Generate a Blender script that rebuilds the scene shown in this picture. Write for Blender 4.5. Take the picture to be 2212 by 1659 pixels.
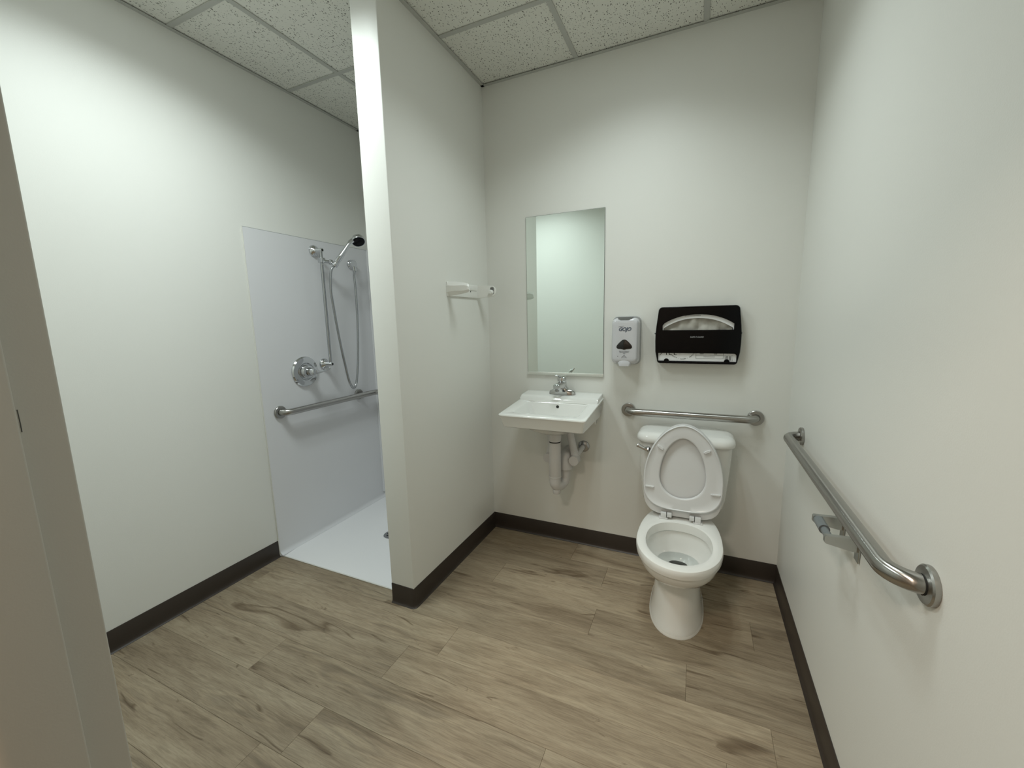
import bpy, bmesh, math, random
from mathutils import Vector, Matrix
random.seed(7)
scene = bpy.context.scene
for o in list(bpy.data.objects): bpy.data.objects.remove(o, do_unlink=True)
COL = scene.collection
PI = math.pi

# ------------------------------------------------------------------ camera
cam_d = bpy.data.cameras.new('camera'); cam = bpy.data.objects.new('camera', cam_d); COL.objects.link(cam)
cam_d.sensor_width = 36.0; cam_d.lens = 14.4765; cam_d.clip_start = 0.02; cam_d.clip_end = 50
RT = Vector((0.912606, 0.408255, -0.021887)); UP = Vector((-0.043144, 0.149401, 0.987835)); FW = Vector((-0.406558, 0.900560, -0.153958))
cam.matrix_world = Matrix(((RT.x, UP.x, -FW.x, 0), (RT.y, UP.y, -FW.y, 0), (RT.z, UP.z, -FW.z, 1.381), (0, 0, 0, 1)))
scene.camera = cam
# ------------------------------------------------------------------ world / exposure
w = bpy.data.worlds.new('world'); scene.world = w; w.use_nodes = True
w.node_tree.nodes['Background'].inputs[0].default_value = (0.5, 0.5, 0.5, 1)
w.node_tree.nodes['Background'].inputs[1].default_value = 0.05
vs = scene.view_settings
vs.view_transform = 'Standard'; vs.look = 'None'; vs.exposure = 0.11; vs.gamma = 1.0; vs.use_curve_mapping = False
LAMP_RIGHT = (3.25, 131)     # watts per tube, spread in degrees: panel over the toilet side
LAMP_LEFT = (6.0, 146)     # panel by the left wall
HALL_FILL = (13, 175)      # added unseen hallway panel, fills the lower room through the doorway
LENS_GLOW = 4.0
LAMP_COL = (0.90, 1.0, 0.995, 1)
HALL_FILL_COL = (1.0, 0.86, 0.72, 1)

# ------------------------------------------------------------------ room dimensions
XL, XPL, XPR, XR = -2.247, -1.3394, -1.2035, 0.4229
YB, YB2, YPE, YSH = 2.3325, 2.4345, 1.455, 1.515
ZC, ZB = 2.718, 0.1016
YF0, YF1 = 0.139, 0.244      # front wall, hallway face and room face
DX0, DX1 = -0.80, 0.20       # door opening

# ------------------------------------------------------------------ material helpers
def new_mat(name):
    m = bpy.data.materials.new(name); m.use_nodes = True
    nt = m.node_tree
    return m, nt, nt.nodes['Principled BSDF']
def L(nt, a, b): nt.links.new(a, b)
def N(nt, t, **kw):
    n = nt.nodes.new(t)
    for k, v in kw.items():
        if k in n.inputs: n.inputs[k].default_value = v
        else: setattr(n, k, v)
    return n
def simple(name, col, rough=0.5, metal=0.0, bump=0.0, bscale=200.0, coat=0.0, spec=None, var=0.0):
    m, nt, b = new_mat(name)
    b.inputs['Base Color'].default_value = (*col, 1); b.inputs['Roughness'].default_value = rough
    b.inputs['Metallic'].default_value = metal
    if coat: b.inputs['Coat Weight'].default_value = coat; b.inputs['Coat Roughness'].default_value = 0.05
    if spec is not None: b.inputs['Specular IOR Level'].default_value = spec
    tc = N(nt, 'ShaderNodeTexCoord')
    nz = N(nt, 'ShaderNodeTexNoise', Scale=bscale, Detail=3.0); L(nt, tc.outputs['Object'], nz.inputs['Vector'])
    if bump:
        bp = N(nt, 'ShaderNodeBump', Strength=bump, Distance=0.002); L(nt, nz.outputs['Fac'], bp.inputs['Height']); L(nt, bp.outputs['Normal'], b.inputs['Normal'])
    if var:
        n2 = N(nt, 'ShaderNodeTexNoise', Scale=3.0, Detail=4.0); L(nt, tc.outputs['Object'], n2.inputs['Vector'])
        mx = N(nt, 'ShaderNodeMix', data_type='RGBA')
        mx.inputs[6].default_value = (*[c * (1 - var) for c in col], 1); mx.inputs[7].default_value = (*[min(1, c * (1 + var)) for c in col], 1)
        L(nt, n2.outputs['Fac'], mx.inputs[0]); L(nt, mx.outputs[2], b.inputs['Base Color'])
    return m
def steel(name, axis, col=(0.40, 0.39, 0.37), rough=0.22):
    m, nt, b = new_mat(name)
    b.inputs['Base Color'].default_value = (*col, 1); b.inputs['Metallic'].default_value = 1; b.inputs['Roughness'].default_value = rough
    b.inputs['Anisotropic'].default_value = 0.9; b.inputs['Anisotropic Rotation'].default_value = 0.25
    tg = N(nt, 'ShaderNodeTangent'); tg.direction_type = 'RADIAL'; tg.axis = axis
    L(nt, tg.outputs[0], b.inputs['Tangent'])
    tc = N(nt, 'ShaderNodeTexCoord'); mp = N(nt, 'ShaderNodeMapping')
    mp.inputs['Scale'].default_value = {'X': (900, 20, 20), 'Y': (20, 900, 20), 'Z': (20, 20, 900)}[axis]
    nz = N(nt, 'ShaderNodeTexNoise', Scale=1.0, Detail=2.0)
    L(nt, tc.outputs['Object'], mp.inputs[0]); L(nt, mp.outputs[0], nz.inputs['Vector'])
    mr = N(nt, 'ShaderNodeMapRange'); mr.inputs[3].default_value = rough - .05; mr.inputs[4].default_value = rough + .07
    L(nt, nz.outputs['Fac'], mr.inputs[0]); L(nt, mr.outputs[0], b.inputs['Roughness'])
    return m
def emit(name, col, s):
    m = bpy.data.materials.new(name); m.use_nodes = True; nt = m.node_tree; nt.nodes.clear()
    e = nt.nodes.new('ShaderNodeEmission'); e.inputs[0].default_value = col; e.inputs[1].default_value = s
    o = nt.nodes.new('ShaderNodeOutputMaterial'); L(nt, e.outputs[0], o.inputs[0]); return m

M = {}
M['wall'] = simple('wall_paint', (0.80, 0.80, 0.755), 0.42, bump=0.10, bscale=260, spec=0.35)
M['hall'] = simple('hall_paint', (0.62, 0.58, 0.52), 0.5, bump=0.1, bscale=260)
M['frame'] = simple('door_frame_paint', (0.52, 0.505, 0.455), 0.38, bump=0.06, bscale=350, var=0.05)
M['grid'] = simple('ceiling_grid_metal', (0.50, 0.505, 0.47), 0.45)
M['slab'] = simple('subfloor', (0.06, 0.05, 0.04), 0.8)
M['cove'] = simple('vinyl_cove_base', (0.040, 0.031, 0.025), 0.38, bump=0.05, bscale=120, spec=0.4)
M['shower'] = simple('white_acrylic', (0.76, 0.76, 0.775), 0.22, bump=0.02, bscale=60)
M['pan'] = simple('white_acrylic_floor', (0.90, 0.90, 0.905), 0.35, bump=0.12, bscale=500)
M['porc'] = simple('porcelain', (0.80, 0.80, 0.765), 0.10, coat=0.4)
M['seat'] = simple('seat_plastic', (0.72, 0.72, 0.715), 0.22)
M['pplast'] = simple('white_plastic', (0.86, 0.86, 0.82), 0.32)
M['chrome'] = simple('chrome', (0.62, 0.63, 0.64), 0.07, metal=1)
M['chrome_d'] = simple('satin_chrome', (0.42, 0.43, 0.44), 0.24, metal=1)
M['steelX'] = steel('brushed_steel_x', 'X'); M['steelY'] = steel('brushed_steel_y', 'Y')
M['steelF'] = simple('steel_flange', (0.40, 0.39, 0.37), 0.3, metal=1, bump=0.02, bscale=300)
M['mirror'] = simple('mirror_silver', (0.86, 0.93, 0.89), 0.005, metal=1)
M['mirrorback'] = simple('mirror_edge', (0.05, 0.06, 0.055), 0.4)
M['channel'] = simple('mirror_channel', (0.66, 0.67, 0.62), 0.3, metal=0.6)
M['black'] = simple('black_gloss_plastic', (0.002, 0.002, 0.0025), 0.12, spec=0.16)
M['blackm'] = simple('black_matt', (0.006, 0.006, 0.006), 0.6, spec=0.2)
M['dispW'] = simple('dispenser_white', (0.60, 0.60, 0.62), 0.2, coat=0.2)
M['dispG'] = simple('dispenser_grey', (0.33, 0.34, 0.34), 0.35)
M['scoop'] = simple('dispenser_scoop', (0.17, 0.18, 0.175), 0.4)
M['smoke'] = simple('smoked_window', (0.012, 0.010, 0.009), 0.12)
M['print'] = simple('print_slate', (0.11, 0.125, 0.16), 0.5)
M['printk'] = simple('print_black', (0.03, 0.03, 0.03), 0.5)
M['prints'] = simple('print_silver', (0.45, 0.45, 0.47), 0.4)
M['paper'] = simple('white_card', (0.82, 0.82, 0.82), 0.6)
M['tissue'] = simple('tissue_paper', (0.50, 0.48, 0.43), 0.8, bump=0.25, bscale=60)
M['pvc'] = simple('white_pipe_wrap', (0.66, 0.65, 0.64), 0.5, bump=0.06, bscale=150)
M['rubber'] = simple('grey_plastic', (0.165, 0.185, 0.19), 0.4)
M['zinc'] = simple('chrome_plated_bracket', (0.50, 0.51, 0.50), 0.22, metal=1)
M['caulk'] = simple('white_caulk', (0.74, 0.73, 0.68), 0.5)
M['dark'] = simple('dark_hole', (0.01, 0.01, 0.008), 0.6)
M['sump'] = simple('outlet_shade_and_scuff', (0.07, 0.07, 0.065), 0.3)
M['lens'] = emit('lamp_lens', LAMP_COL, LENS_GLOW); M['lensFill'] = emit('lens_hall_fill', HALL_FILL_COL, LENS_GLOW * .6)
M['lampbody'] = simple('lamp_white_enamel', (0.8, 0.8, 0.78), 0.4)

def water_mat():
    m = bpy.data.materials.new('water'); m.use_nodes = True; nt = m.node_tree; nt.nodes.clear()
    t = nt.nodes.new('ShaderNodeBsdfTransparent'); t.inputs[0].default_value = (0.965, 0.98, 0.97, 1)
    g = nt.nodes.new('ShaderNodeBsdfGlossy'); g.inputs['Roughness'].default_value = 0.02
    fr = nt.nodes.new('ShaderNodeFresnel'); fr.inputs[0].default_value = 1.33
    mx = nt.nodes.new('ShaderNodeMixShader'); o = nt.nodes.new('ShaderNodeOutputMaterial')
    L(nt, fr.outputs[0], mx.inputs[0]); L(nt, t.outputs[0], mx.inputs[1]); L(nt, g.outputs[0], mx.inputs[2]); L(nt, mx.outputs[0], o.inputs[0])
    return m
M['water'] = water_mat()

def plank_mat():
    m, nt, b = new_mat('oak_vinyl_plank')
    tc = N(nt, 'ShaderNodeTexCoord'); oi = N(nt, 'ShaderNodeObjectInfo')
    # every plank is cut from its own place of the pattern
    mul = N(nt, 'ShaderNodeVectorMath', operation='MULTIPLY'); mul.inputs[1].default_value = (37.0, 91.0, 53.0)
    L(nt, oi.outputs['Random'], mul.inputs[0])
    add = N(nt, 'ShaderNodeVectorMath', operation='ADD'); L(nt, tc.outputs['Object'], add.inputs[0]); L(nt, mul.outputs[0], add.inputs[1])
    # slow warp so that the grain wanders
    wn = N(nt, 'ShaderNodeTexNoise', Scale=1.0, Detail=2.0); mw = N(nt, 'ShaderNodeMapping'); mw.inputs['Scale'].default_value = (2.2, 7.0, 1)
    L(nt, add.outputs[0], mw.inputs[0]); L(nt, mw.outputs[0], wn.inputs['Vector'])
    ws = N(nt, 'ShaderNodeVectorMath', operation='MULTIPLY_ADD'); ws.inputs[1].default_value = (0.0, 0.040, 0.0)
    L(nt, wn.outputs['Color'], ws.inputs[0]); L(nt, add.outputs[0], ws.inputs[2])
    def streak(sx, sy, det, rough=0.55, dist=0.0):
        mp = N(nt, 'ShaderNodeMapping'); mp.inputs['Scale'].default_value = (sx, sy, 1)
        n = N(nt, 'ShaderNodeTexNoise', Scale=1.0, Detail=det, Roughness=rough, Distortion=dist)
        L(nt, ws.outputs[0], mp.inputs[0]); L(nt, mp.outputs[0], n.inputs['Vector']); return n.outputs['Fac']
    broad = streak(1.5, 11, 5, .6, .6); fine = streak(14, 260, 3, .65); mid = streak(5.0, 62, 4, .62, .6)
    # cathedral arches
    mpw = N(nt, 'ShaderNodeMapping'); mpw.inputs['Scale'].default_value = (1.6, 10.5, 1)
    L(nt, ws.outputs[0], mpw.inputs[0])
    n5 = N(nt, 'ShaderNodeTexNoise', Scale=1.0, Detail=1.5, Roughness=.4); L(nt, mpw.outputs[0], n5.inputs['Vector'])
    mm = N(nt, 'ShaderNodeMath', operation='MULTIPLY'); mm.inputs[1].default_value = 62.0; L(nt, n5.outputs['Fac'], mm.inputs[0])
    sn = N(nt, 'ShaderNodeMath', operation='SINE'); L(nt, mm.outputs[0], sn.inputs[0])
    msk = N(nt, 'ShaderNodeMapRange'); msk.inputs[1].default_value = .54; msk.inputs[2].default_value = .70; L(nt, n5.outputs['Fac'], msk.inputs[0])
    arch = N(nt, 'ShaderNodeMath', operation='MULTIPLY'); L(nt, sn.outputs[0], arch.inputs[0]); L(nt, msk.outputs[0], arch.inputs[1])
    # colours
    r1 = N(nt, 'ShaderNodeValToRGB'); L(nt, broad, r1.inputs[0])
    e = r1.color_ramp.elements
    e[0].position = .27; e[0].color = (0.182, 0.138, 0.094, 1); e[1].position = .74; e[1].color = (0.360, 0.299, 0.219, 1)
    k = r1.color_ramp.elements.new(.45); k.color = (0.270, 0.214, 0.151, 1)
    def shade(prev, fac, dark, lo, hi):
        mr = N(nt, 'ShaderNodeMapRange'); mr.inputs[1].default_value = lo; mr.inputs[2].default_value = hi; L(nt, fac, mr.inputs[0])
        mx = N(nt, 'ShaderNodeMix', data_type='RGBA', blend_type='MULTIPLY'); mx.inputs[0].default_value = 1
        c = N(nt, 'ShaderNodeMix', data_type='RGBA'); c.inputs[6].default_value = (*dark, 1); c.inputs[7].default_value = (1.06, 1.06, 1.05, 1)
        L(nt, mr.outputs[0], c.inputs[0]); L(nt, prev, mx.inputs[6]); L(nt, c.outputs[2], mx.inputs[7]); return mx.outputs[2]
    c = shade(r1.outputs[0], fine, (.80, .79, .77), .35, .6)
    c = shade(c, mid, (.78, .755, .73), .28, .50)
    c = shade(c, arch.outputs[0], (.80, .80, .81), -1.0, 1.0)
    # sparse dark knots and splits
    kn = streak(6.0, 30, 4, .62, 1.6)
    c = shade(c, kn, (.52, .47, .42), .25, .35)
    sp_ = streak(1.1, 7.5, 2, .5, .5); spm = streak(2.3, 13, 2, .5)
    sb = N(nt, 'ShaderNodeMath', operation='SUBTRACT'); sb.inputs[1].default_value = .5; L(nt, sp_, sb.inputs[0])
    ab = N(nt, 'ShaderNodeMath', operation='ABSOLUTE'); L(nt, sb.outputs[0], ab.inputs[0])
    mk = N(nt, 'ShaderNodeMapRange'); mk.inputs[1].default_value = .60; mk.inputs[2].default_value = .50; mk.inputs[3].default_value = 0; mk.inputs[4].default_value = .1; L(nt, spm, mk.inputs[0])
    sm = N(nt, 'ShaderNodeMath', operation='ADD'); L(nt, ab.outputs[0], sm.inputs[0]); L(nt, mk.outputs[0], sm.inputs[1])
    c = shade(c, sm.outputs[0], (.55, .50, .45), .001, .022)
    # tone of the whole plank
    tr = N(nt, 'ShaderNodeMapRange'); tr.inputs[3].default_value = .90; tr.inputs[4].default_value = 1.09; L(nt, oi.outputs['Random'], tr.inputs[0])
    tm = N(nt, 'ShaderNodeVectorMath', operation='SCALE'); L(nt, c, tm.inputs[0]); L(nt, tr.outputs[0], tm.inputs['Scale'])
    L(nt, tm.outputs[0], b.inputs['Base Color'])
    b.inputs['Roughness'].default_value = 0.5; b.inputs['Specular IOR Level'].default_value = 0.35
    bp = N(nt, 'ShaderNodeBump', Strength=0.15, Distance=0.0015); L(nt, fine, bp.inputs['Height']); L(nt, bp.outputs[0], b.inputs['Normal'])
    return m
M['plank'] = plank_mat()

def tile_mat():
    m, nt, b = new_mat('fissured_ceiling_tile')
    tc = N(nt, 'ShaderNodeTexCoord'); oi = N(nt, 'ShaderNodeObjectInfo')
    mul = N(nt, 'ShaderNodeVectorMath', operation='MULTIPLY'); mul.inputs[1].default_value = (13.0, 29.0, 7.0); L(nt, oi.outputs['Random'], mul.inputs[0])
    add = N(nt, 'ShaderNodeVectorMath', operation='ADD'); L(nt, tc.outputs['Object'], add.inputs[0]); L(nt, mul.outputs[0], add.inputs[1])
    mp = N(nt, 'ShaderNodeMapping'); mp.inputs['Scale'].default_value = (1.0, .5, 1.0); L(nt, add.outputs[0], mp.inputs[0])
    nz = N(nt, 'ShaderNodeTexNoise', Scale=60, Detail=2.0); L(nt, mp.outputs[0], nz.inputs['Vector'])
    ad2 = N(nt, 'ShaderNodeVectorMath', operation='MULTIPLY_ADD'); ad2.inputs[1].default_value = (.012, .012, 0); L(nt, nz.outputs['Color'], ad2.inputs[0]); L(nt, mp.outputs[0], ad2.inputs[2])
    v = N(nt, 'ShaderNodeTexVoronoi', Scale=165.0); L(nt, ad2.outputs[0], v.inputs['Vector'])
    big = N(nt, 'ShaderNodeMath', operation='MULTIPLY'); L(nt, v.outputs['Color'], big.inputs[0]); big.inputs[1].default_value = 0.41
    lt = N(nt, 'ShaderNodeMath', operation='LESS_THAN'); L(nt, v.outputs['Distance'], lt.inputs[0]); L(nt, big.outputs[0], lt.inputs[1])
    n3 = N(nt, 'ShaderNodeTexNoise', Scale=420, Detail=2.0); L(nt, add.outputs[0], n3.inputs['Vector'])
    mx = N(nt, 'ShaderNodeMix', data_type='RGBA'); mx.inputs[6].default_value = (0.80, 0.80, 0.735, 1); mx.inputs[7].default_value = (0.17, 0.165, 0.14, 1)
    L(nt, lt.outputs[0], mx.inputs[0]); L(nt, mx.outputs[2], b.inputs['Base Color'])
    hs = N(nt, 'ShaderNodeMath', operation='SUBTRACT'); L(nt, n3.outputs['Fac'], hs.inputs[0]); L(nt, lt.outputs[0], hs.inputs[1])
    bp = N(nt, 'ShaderNodeBump', Strength=.5, Distance=.002); L(nt, hs.outputs[0], bp.inputs['Height']); L(nt, bp.outputs[0], b.inputs['Normal'])
    b.inputs['Roughness'].default_value = .9
    return m
M['tile'] = tile_mat()

# ------------------------------------------------------------------ mesh helpers (world coordinates)
def V(*a): return Vector(a)
def add_box(bm, x0, x1, y0, y1, z0, z1, bev=0.0, seg=2):
    r = bmesh.ops.create_cube(bm, size=1.0)
    vs_ = r['verts']
    for v in vs_: v.co = V(x0 + (v.co.x + .5) * (x1 - x0), y0 + (v.co.y + .5) * (y1 - y0), z0 + (v.co.z + .5) * (z1 - z0))
    if bev:
        es = list({e for v in vs_ for e in v.link_edges})
        bmesh.ops.bevel(bm, geom=es, offset=bev, segments=seg, affect='EDGES', profile=.5)
def box(*a, **k):
    bm = bmesh.new(); add_box(bm, *a, **k); return bm
def loft(rings, cap0=True, cap1=True, closed=True, bm=None, wrap=False):
    bm = bm or bmesh.new()
    R = [[bm.verts.new(p) for p in r] for r in rings]
    n = len(R[0])
    prs = list(zip(R, R[1:])) + ([(R[-1], R[0])] if wrap else [])
    for a, b in prs:
        for i in range(n if closed else n - 1):
            j = (i + 1) % n
            try: bm.faces.new((a[i], a[j], b[j], b[i]))
            except ValueError: pass
    if cap0 and not wrap: bm.faces.new(list(reversed(R[0])))
    if cap1 and not wrap: bm.faces.new(R[-1])
    return bm
def frame_of(d):
    d = d.normalized(); a = V(0, 0, 1) if abs(d.z) < .9 else V(1, 0, 0)
    u = d.cross(a).normalized(); return u, d.cross(u).normalized()
def tube(path, rad, seg=16, bm=None, caps=True, squash=None):
    path = [Vector(p) for p in path]; n = len(path)
    rads = rad if isinstance(rad, (list, tuple)) else [rad] * n
    rings = []; u = None
    for i, p in enumerate(path):
        d = (path[min(i + 1, n - 1)] - path[max(i - 1, 0)]).normalized()
        if u is None: u, _ = frame_of(d)
        u = (u - d * u.dot(d)).normalized(); v = d.cross(u)
        rings.append([p + (u * math.cos(2 * PI * k / seg) + v * math.sin(2 * PI * k / seg)) * rads[i] for k in range(seg)])
    return loft(rings, caps, caps, bm=bm)
def fillet(pts, r, seg=10):
    pts = [Vector(p) for p in pts]; out = [pts[0]]
    for a, b, c in zip(pts, pts[1:], pts[2:]):
        d0 = (a - b).normalized(); d1 = (c - b).normalized(); ang = d0.angle(d1)
        t = r / math.tan(ang / 2); cen = b + (d0 + d1).normalized() * (r / math.sin(ang / 2))
        p0 = b + d0 * t; p1 = b + d1 * t; e0 = p0 - cen; e1 = p1 - cen; tot = e0.angle(e1)
        for k in range(seg + 1):
            s = k / seg
            out.append(cen + (e0 * math.sin((1 - s) * tot) + e1 * math.sin(s * tot)) / math.sin(tot))
    out.append(pts[-1]); return out
def smooth_path(pts, sub=6):
    pts = [Vector(p) for p in pts]; out = []
    for i in range(len(pts) - 1):
        p0 = pts[max(i - 1, 0)]; p1 = pts[i]; p2 = pts[i + 1]; p3 = pts[min(i + 2, len(pts) - 1)]
        for k in range(sub):
            t = k / sub
            out.append(.5 * ((2 * p1) + (p2 - p0) * t + (2 * p0 - 5 * p1 + 4 * p2 - p3) * t * t + (3 * p1 - p0 - 3 * p2 + p3) * t ** 3))
    out.append(pts[-1]); return out
def lathe(prof, cen, axis, seg=32, bm=None, cap0=True, cap1=True):
    axis = Vector(axis).normalized(); u, v = frame_of(axis); cen = Vector(cen)
    rings = [[cen + axis * h + (u * math.cos(2 * PI * k / seg) + v * math.sin(2 * PI * k / seg)) * r for k in range(seg)] for r, h in prof]
    return loft(rings, cap0, cap1, bm=bm)
def rrect(cx, cy, hx, hy, r, n=6):
    out = []
    for sx, sy, a0 in ((1, 1, 0), (-1, 1, PI / 2), (-1, -1, PI), (1, -1, 1.5 * PI)):
        for k in range(n + 1):
            a = a0 + (PI / 2) * k / n
            out.append((cx + sx * (hx - r) + r * math.cos(a), cy + sy * (hy - r) + r * math.sin(a)))
    return out
def prism(poly, f, t0, t1):      # poly of (a,b) -> f(a,b,t)
    return loft([[f(a, b, t0) for a, b in poly], [f(a, b, t1) for a, b in poly]])
def sharpen(me, ang):
    bm = bmesh.new(); bm.from_mesh(me)
    bmesh.ops.recalc_face_normals(bm, faces=bm.faces)
    for f in bm.faces: f.smooth = True
    for e in bm.edges:
        if len(e.link_faces) == 2 and e.calc_face_angle(0) > ang: e.smooth = False
    bm.to_mesh(me); bm.free()

ORG = {}
def obj(name, bm, mat, parent=None, smooth=35, label=None):
    me = bpy.data.meshes.new(name)
    org = ORG.get(parent.name, V(0, 0, 0)) if parent else V(0, 0, 0)
    if isinstance(bm, bpy.types.Mesh): me = bm; me.name = name; me.transform(Matrix.Translation(-org))
    else:
        bmesh.ops.translate(bm, verts=bm.verts, vec=-org); bm.to_mesh(me); bm.free()
    if smooth: sharpen(me, math.radians(smooth))
    me.materials.clear(); me.materials.append(M[mat] if isinstance(mat, str) else mat)
    o = bpy.data.objects.new(name, me); COL.objects.link(o)
    if parent: o.parent = parent
    ORG[o.name] = org
    if label: o['label'] = label
    return o
def thing(name, label, cat, loc, group=None):
    o = bpy.data.objects.new(name, None); COL.objects.link(o); o.location = loc; o.empty_display_size = .05
    o['label'] = label; o['category'] = cat
    if group: o['group'] = group
    ORG[o.name] = Vector(loc); return o
def struct(name, bm, mat, smooth=35, label=None):
    o = obj(name, bm, mat, None, smooth); o['kind'] = 'structure'
    if label: o['label'] = label
    return o
def cut_shape(outer, holes, ext, bev=0.0):
    """flat plate with holes, in local x,y; thickness 2*ext about z = 0"""
    cu = bpy.data.curves.new('tmp', 'CURVE'); cu.dimensions = '2D'; cu.fill_mode = 'BOTH'; cu.extrude = max(ext - bev, 0); cu.bevel_depth = bev; cu.bevel_resolution = 2
    cu.offset = -bev
    for lp in [outer] + holes:
        s = cu.splines.new('POLY'); s.points.add(len(lp) - 1); s.use_cyclic_u = True
        for p, q in zip(s.points, lp): p.co = (q[0], q[1], 0, 1)
    o = bpy.data.objects.new('tmp', cu); COL.objects.link(o)
    dg = bpy.context.evaluated_depsgraph_get(); dg.update()
    me = bpy.data.meshes.new_from_object(o.evaluated_get(dg)); bpy.data.objects.remove(o); bpy.data.curves.remove(cu)
    return me
def text_mesh(body, size, mtx, shear=0.0, ext=.0003, bold=0.0, sx=1.0, space=1.0):
    cu = bpy.data.curves.new('tmp', 'FONT'); cu.body = body; cu.size = size; cu.shear = shear; cu.extrude = ext; cu.align_x = 'CENTER'; cu.align_y = 'CENTER'
    cu.offset = bold; cu.space_character = space; cu.resolution_u = 3
    o = bpy.data.objects.new('tmp', cu); COL.objects.link(o)
    dg = bpy.context.evaluated_depsgraph_get(); dg.update()
    me = bpy.data.meshes.new_from_object(o.evaluated_get(dg)); bpy.data.objects.remove(o); bpy.data.curves.remove(cu)
    me.transform(mtx @ Matrix.Diagonal((sx, 1, 1, 1))); return me
def join(meshes):
    bm = bmesh.new()
    for m in meshes:
        if isinstance(m, bpy.types.Mesh): bm.from_mesh(m); bpy.data.meshes.remove(m)
        else:
            t = bpy.data.meshes.new('t'); m.to_mesh(t); m.free(); bm.from_mesh(t); bpy.data.meshes.remove(t)
    return bm
def onwall(x, y, z, rot=0.0):     # local x,y plane -> world x,z facing the room (-y)
    return Matrix.Translation((x, y, z)) @ Matrix.Rotation(PI / 2, 4, 'X') @ Matrix.Rotation(rot, 4, 'Z')

# ================================================================== THE SETTING
T = 0.12
struct('wall_left', box(XL - T, XL, YF0, YB2 + T, 0, ZC + .05), 'wall')
struct('wall_back', box(XPL + .02, XR + T, YB, YB + T, 0, ZC + .05), 'wall')
struct('wall_shower', box(XL, XPL + .02, YB2, YB2 + T, 0, ZC + .05), 'wall')
struct('wall_right', box(XR, XR + T, YF0, YB, 0, ZC + .05), 'wall')
bm = box(XPL, XPR, YPE, YB + .06, 0, ZC + .05)
es = [e for e in bm.edges if abs(e.verts[0].co.z - e.verts[1].co.z) > 1 and e.verts[0].co.y < 2]
bmesh.ops.bevel(bm, geom=es, offset=.004, segments=3, affect='EDGES', profile=.5)
struct('wall_partition', bm, 'wall')
bm = box(XL, DX0 - .02, YF0, YF1, 0, ZC + .05); add_box(bm, DX1 + .02, XR, YF0, YF1, 0, ZC + .05); add_box(bm, DX0 - .02, DX1 + .02, YF0, YF1, 2.15, ZC + .05)
struct('wall_front', bm, 'wall')
# hallway behind the camera
struct('wall_hall', box(-2.6, 1.6, -1.62, -1.5, 0, ZC), 'hall')
bm = box(-2.72, -2.6, -1.62, YF0, 0, ZC); add_box(bm, 1.6, 1.72, -1.62, YF0, 0, ZC); add_box(bm, -2.6, XL - T, .015, YF0, 0, ZC); add_box(bm, XR + T, 1.6, .015, YF0, 0, ZC)
struct('wall_hall_ends', bm, 'hall')
struct('ceiling_hall', box(-2.72, 1.72, -1.62, YF0, ZC, ZC + .08), 'hall')
struct('floor_hall', box(-2.72, 1.72, -1.62, .19, -.05, -.002), 'plank', smooth=0)

# door frame: each jamb steps from rabbet to stop
dr = struct('door_1', bmesh.new(), 'frame')
def jamb_bm(x, s):
    P = [(-.052, .256), (0, .256), (0, .2085), (.016, .2085), (.016, .1395), (.014, .1325), (.008, .1275), (-.052, .1275)]
    bm = prism([(x + s * a, b) for a, b in P], lambda a, b, t: V(a, b, t), 0, 2.13)
    bmesh.ops.recalc_face_normals(bm, faces=bm.faces)
    es = [e for e in bm.edges if abs(e.verts[0].co.z - e.verts[1].co.z) > 1]
    bmesh.ops.bevel(bm, geom=es, offset=.0028, segments=3, affect='EDGES', profile=.5)
    return bm
obj('jamb', jamb_bm(DX0, 1), 'frame', dr); obj('jamb', jamb_bm(DX1, -1), 'frame', dr)
P = [(2.182, .256), (2.13, .256), (2.13, .2085), (2.114, .2085), (2.114, .1275), (2.182, .1275)]
obj('head_jamb', prism(P, lambda a, b, t: V(t, b, a), DX0 - .052, DX1 + .052), 'frame', dr)
obj('scuff_mark', tube([(-.7842, .150, .700), (-.7842, .158, .706), (-.7842, .1645, .711)], .0011, 6), 'printk', dr, label='short dark scuff')
obj('scuff_mark', tube([(-.8002, .2135, 1.28), (-.8002, .2138, 1.262), (-.8002, .2137, 1.25)], .0007, 6), 'sump', dr, label='faint grey scuff')

# ---- floor: vinyl planks 0.178 wide, 1.219 long
fl = struct('floor', box(XL, XR, YF1 - .06, YB2, -.05, -.006), 'slab', smooth=0)
PW, PL_, Y0 = .1778, 1.2192, 1.6085
joint = {3: -.62, 2: -.402, 1: -.948, 0: -.386, -1: .016, -2: -.938, -3: -1.080, -4: -.393, -5: -1.183, -6: -1.277, -7: -.52, -8: -.93, 4: -.2}
def plank_mesh(x0, x1, y0, y1):
    g = .00025
    bm = bmesh.new(); add_box(bm, x0 + g, x1 - g, y0 + g, y1 - g, -.0055, 0)
    es = [e for e in bm.edges if all(v.co.z > -.001 for v in e.verts)]
    bmesh.ops.bevel(bm, geom=es, offset=.0007, segments=1, affect='EDGES')
    return bm
for r in range(-8, 5):
    y0, y1 = Y0 + r * PW, Y0 + (r + 1) * PW
    y0 = max(y0, .190); y1 = min(y1, YB)
    if y1 - y0 < .01: continue
    k0 = math.floor((XL - joint[r]) / PL_)
    for k in range(k0, k0 + 4):
        x0 = max(XL, joint[r] + k * PL_); x1 = min(XR, joint[r] + (k + 1) * PL_)
        if x1 - x0 < .01: continue
        yy1 = y1
        if x1 <= XPL + .01 and y0 > YSH: continue
        c = V((x0 + x1) / 2, (y0 + yy1) / 2, 0)
        me = bpy.data.meshes.new('plank'); b_ = plank_mesh(x0 - c.x, x1 - c.x, y0 - c.y, yy1 - c.y); b_.to_mesh(me); b_.free()
        me.materials.append(M['plank']); o = bpy.data.objects.new('plank', me); COL.objects.link(o); o.parent = fl; o.location = c

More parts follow.
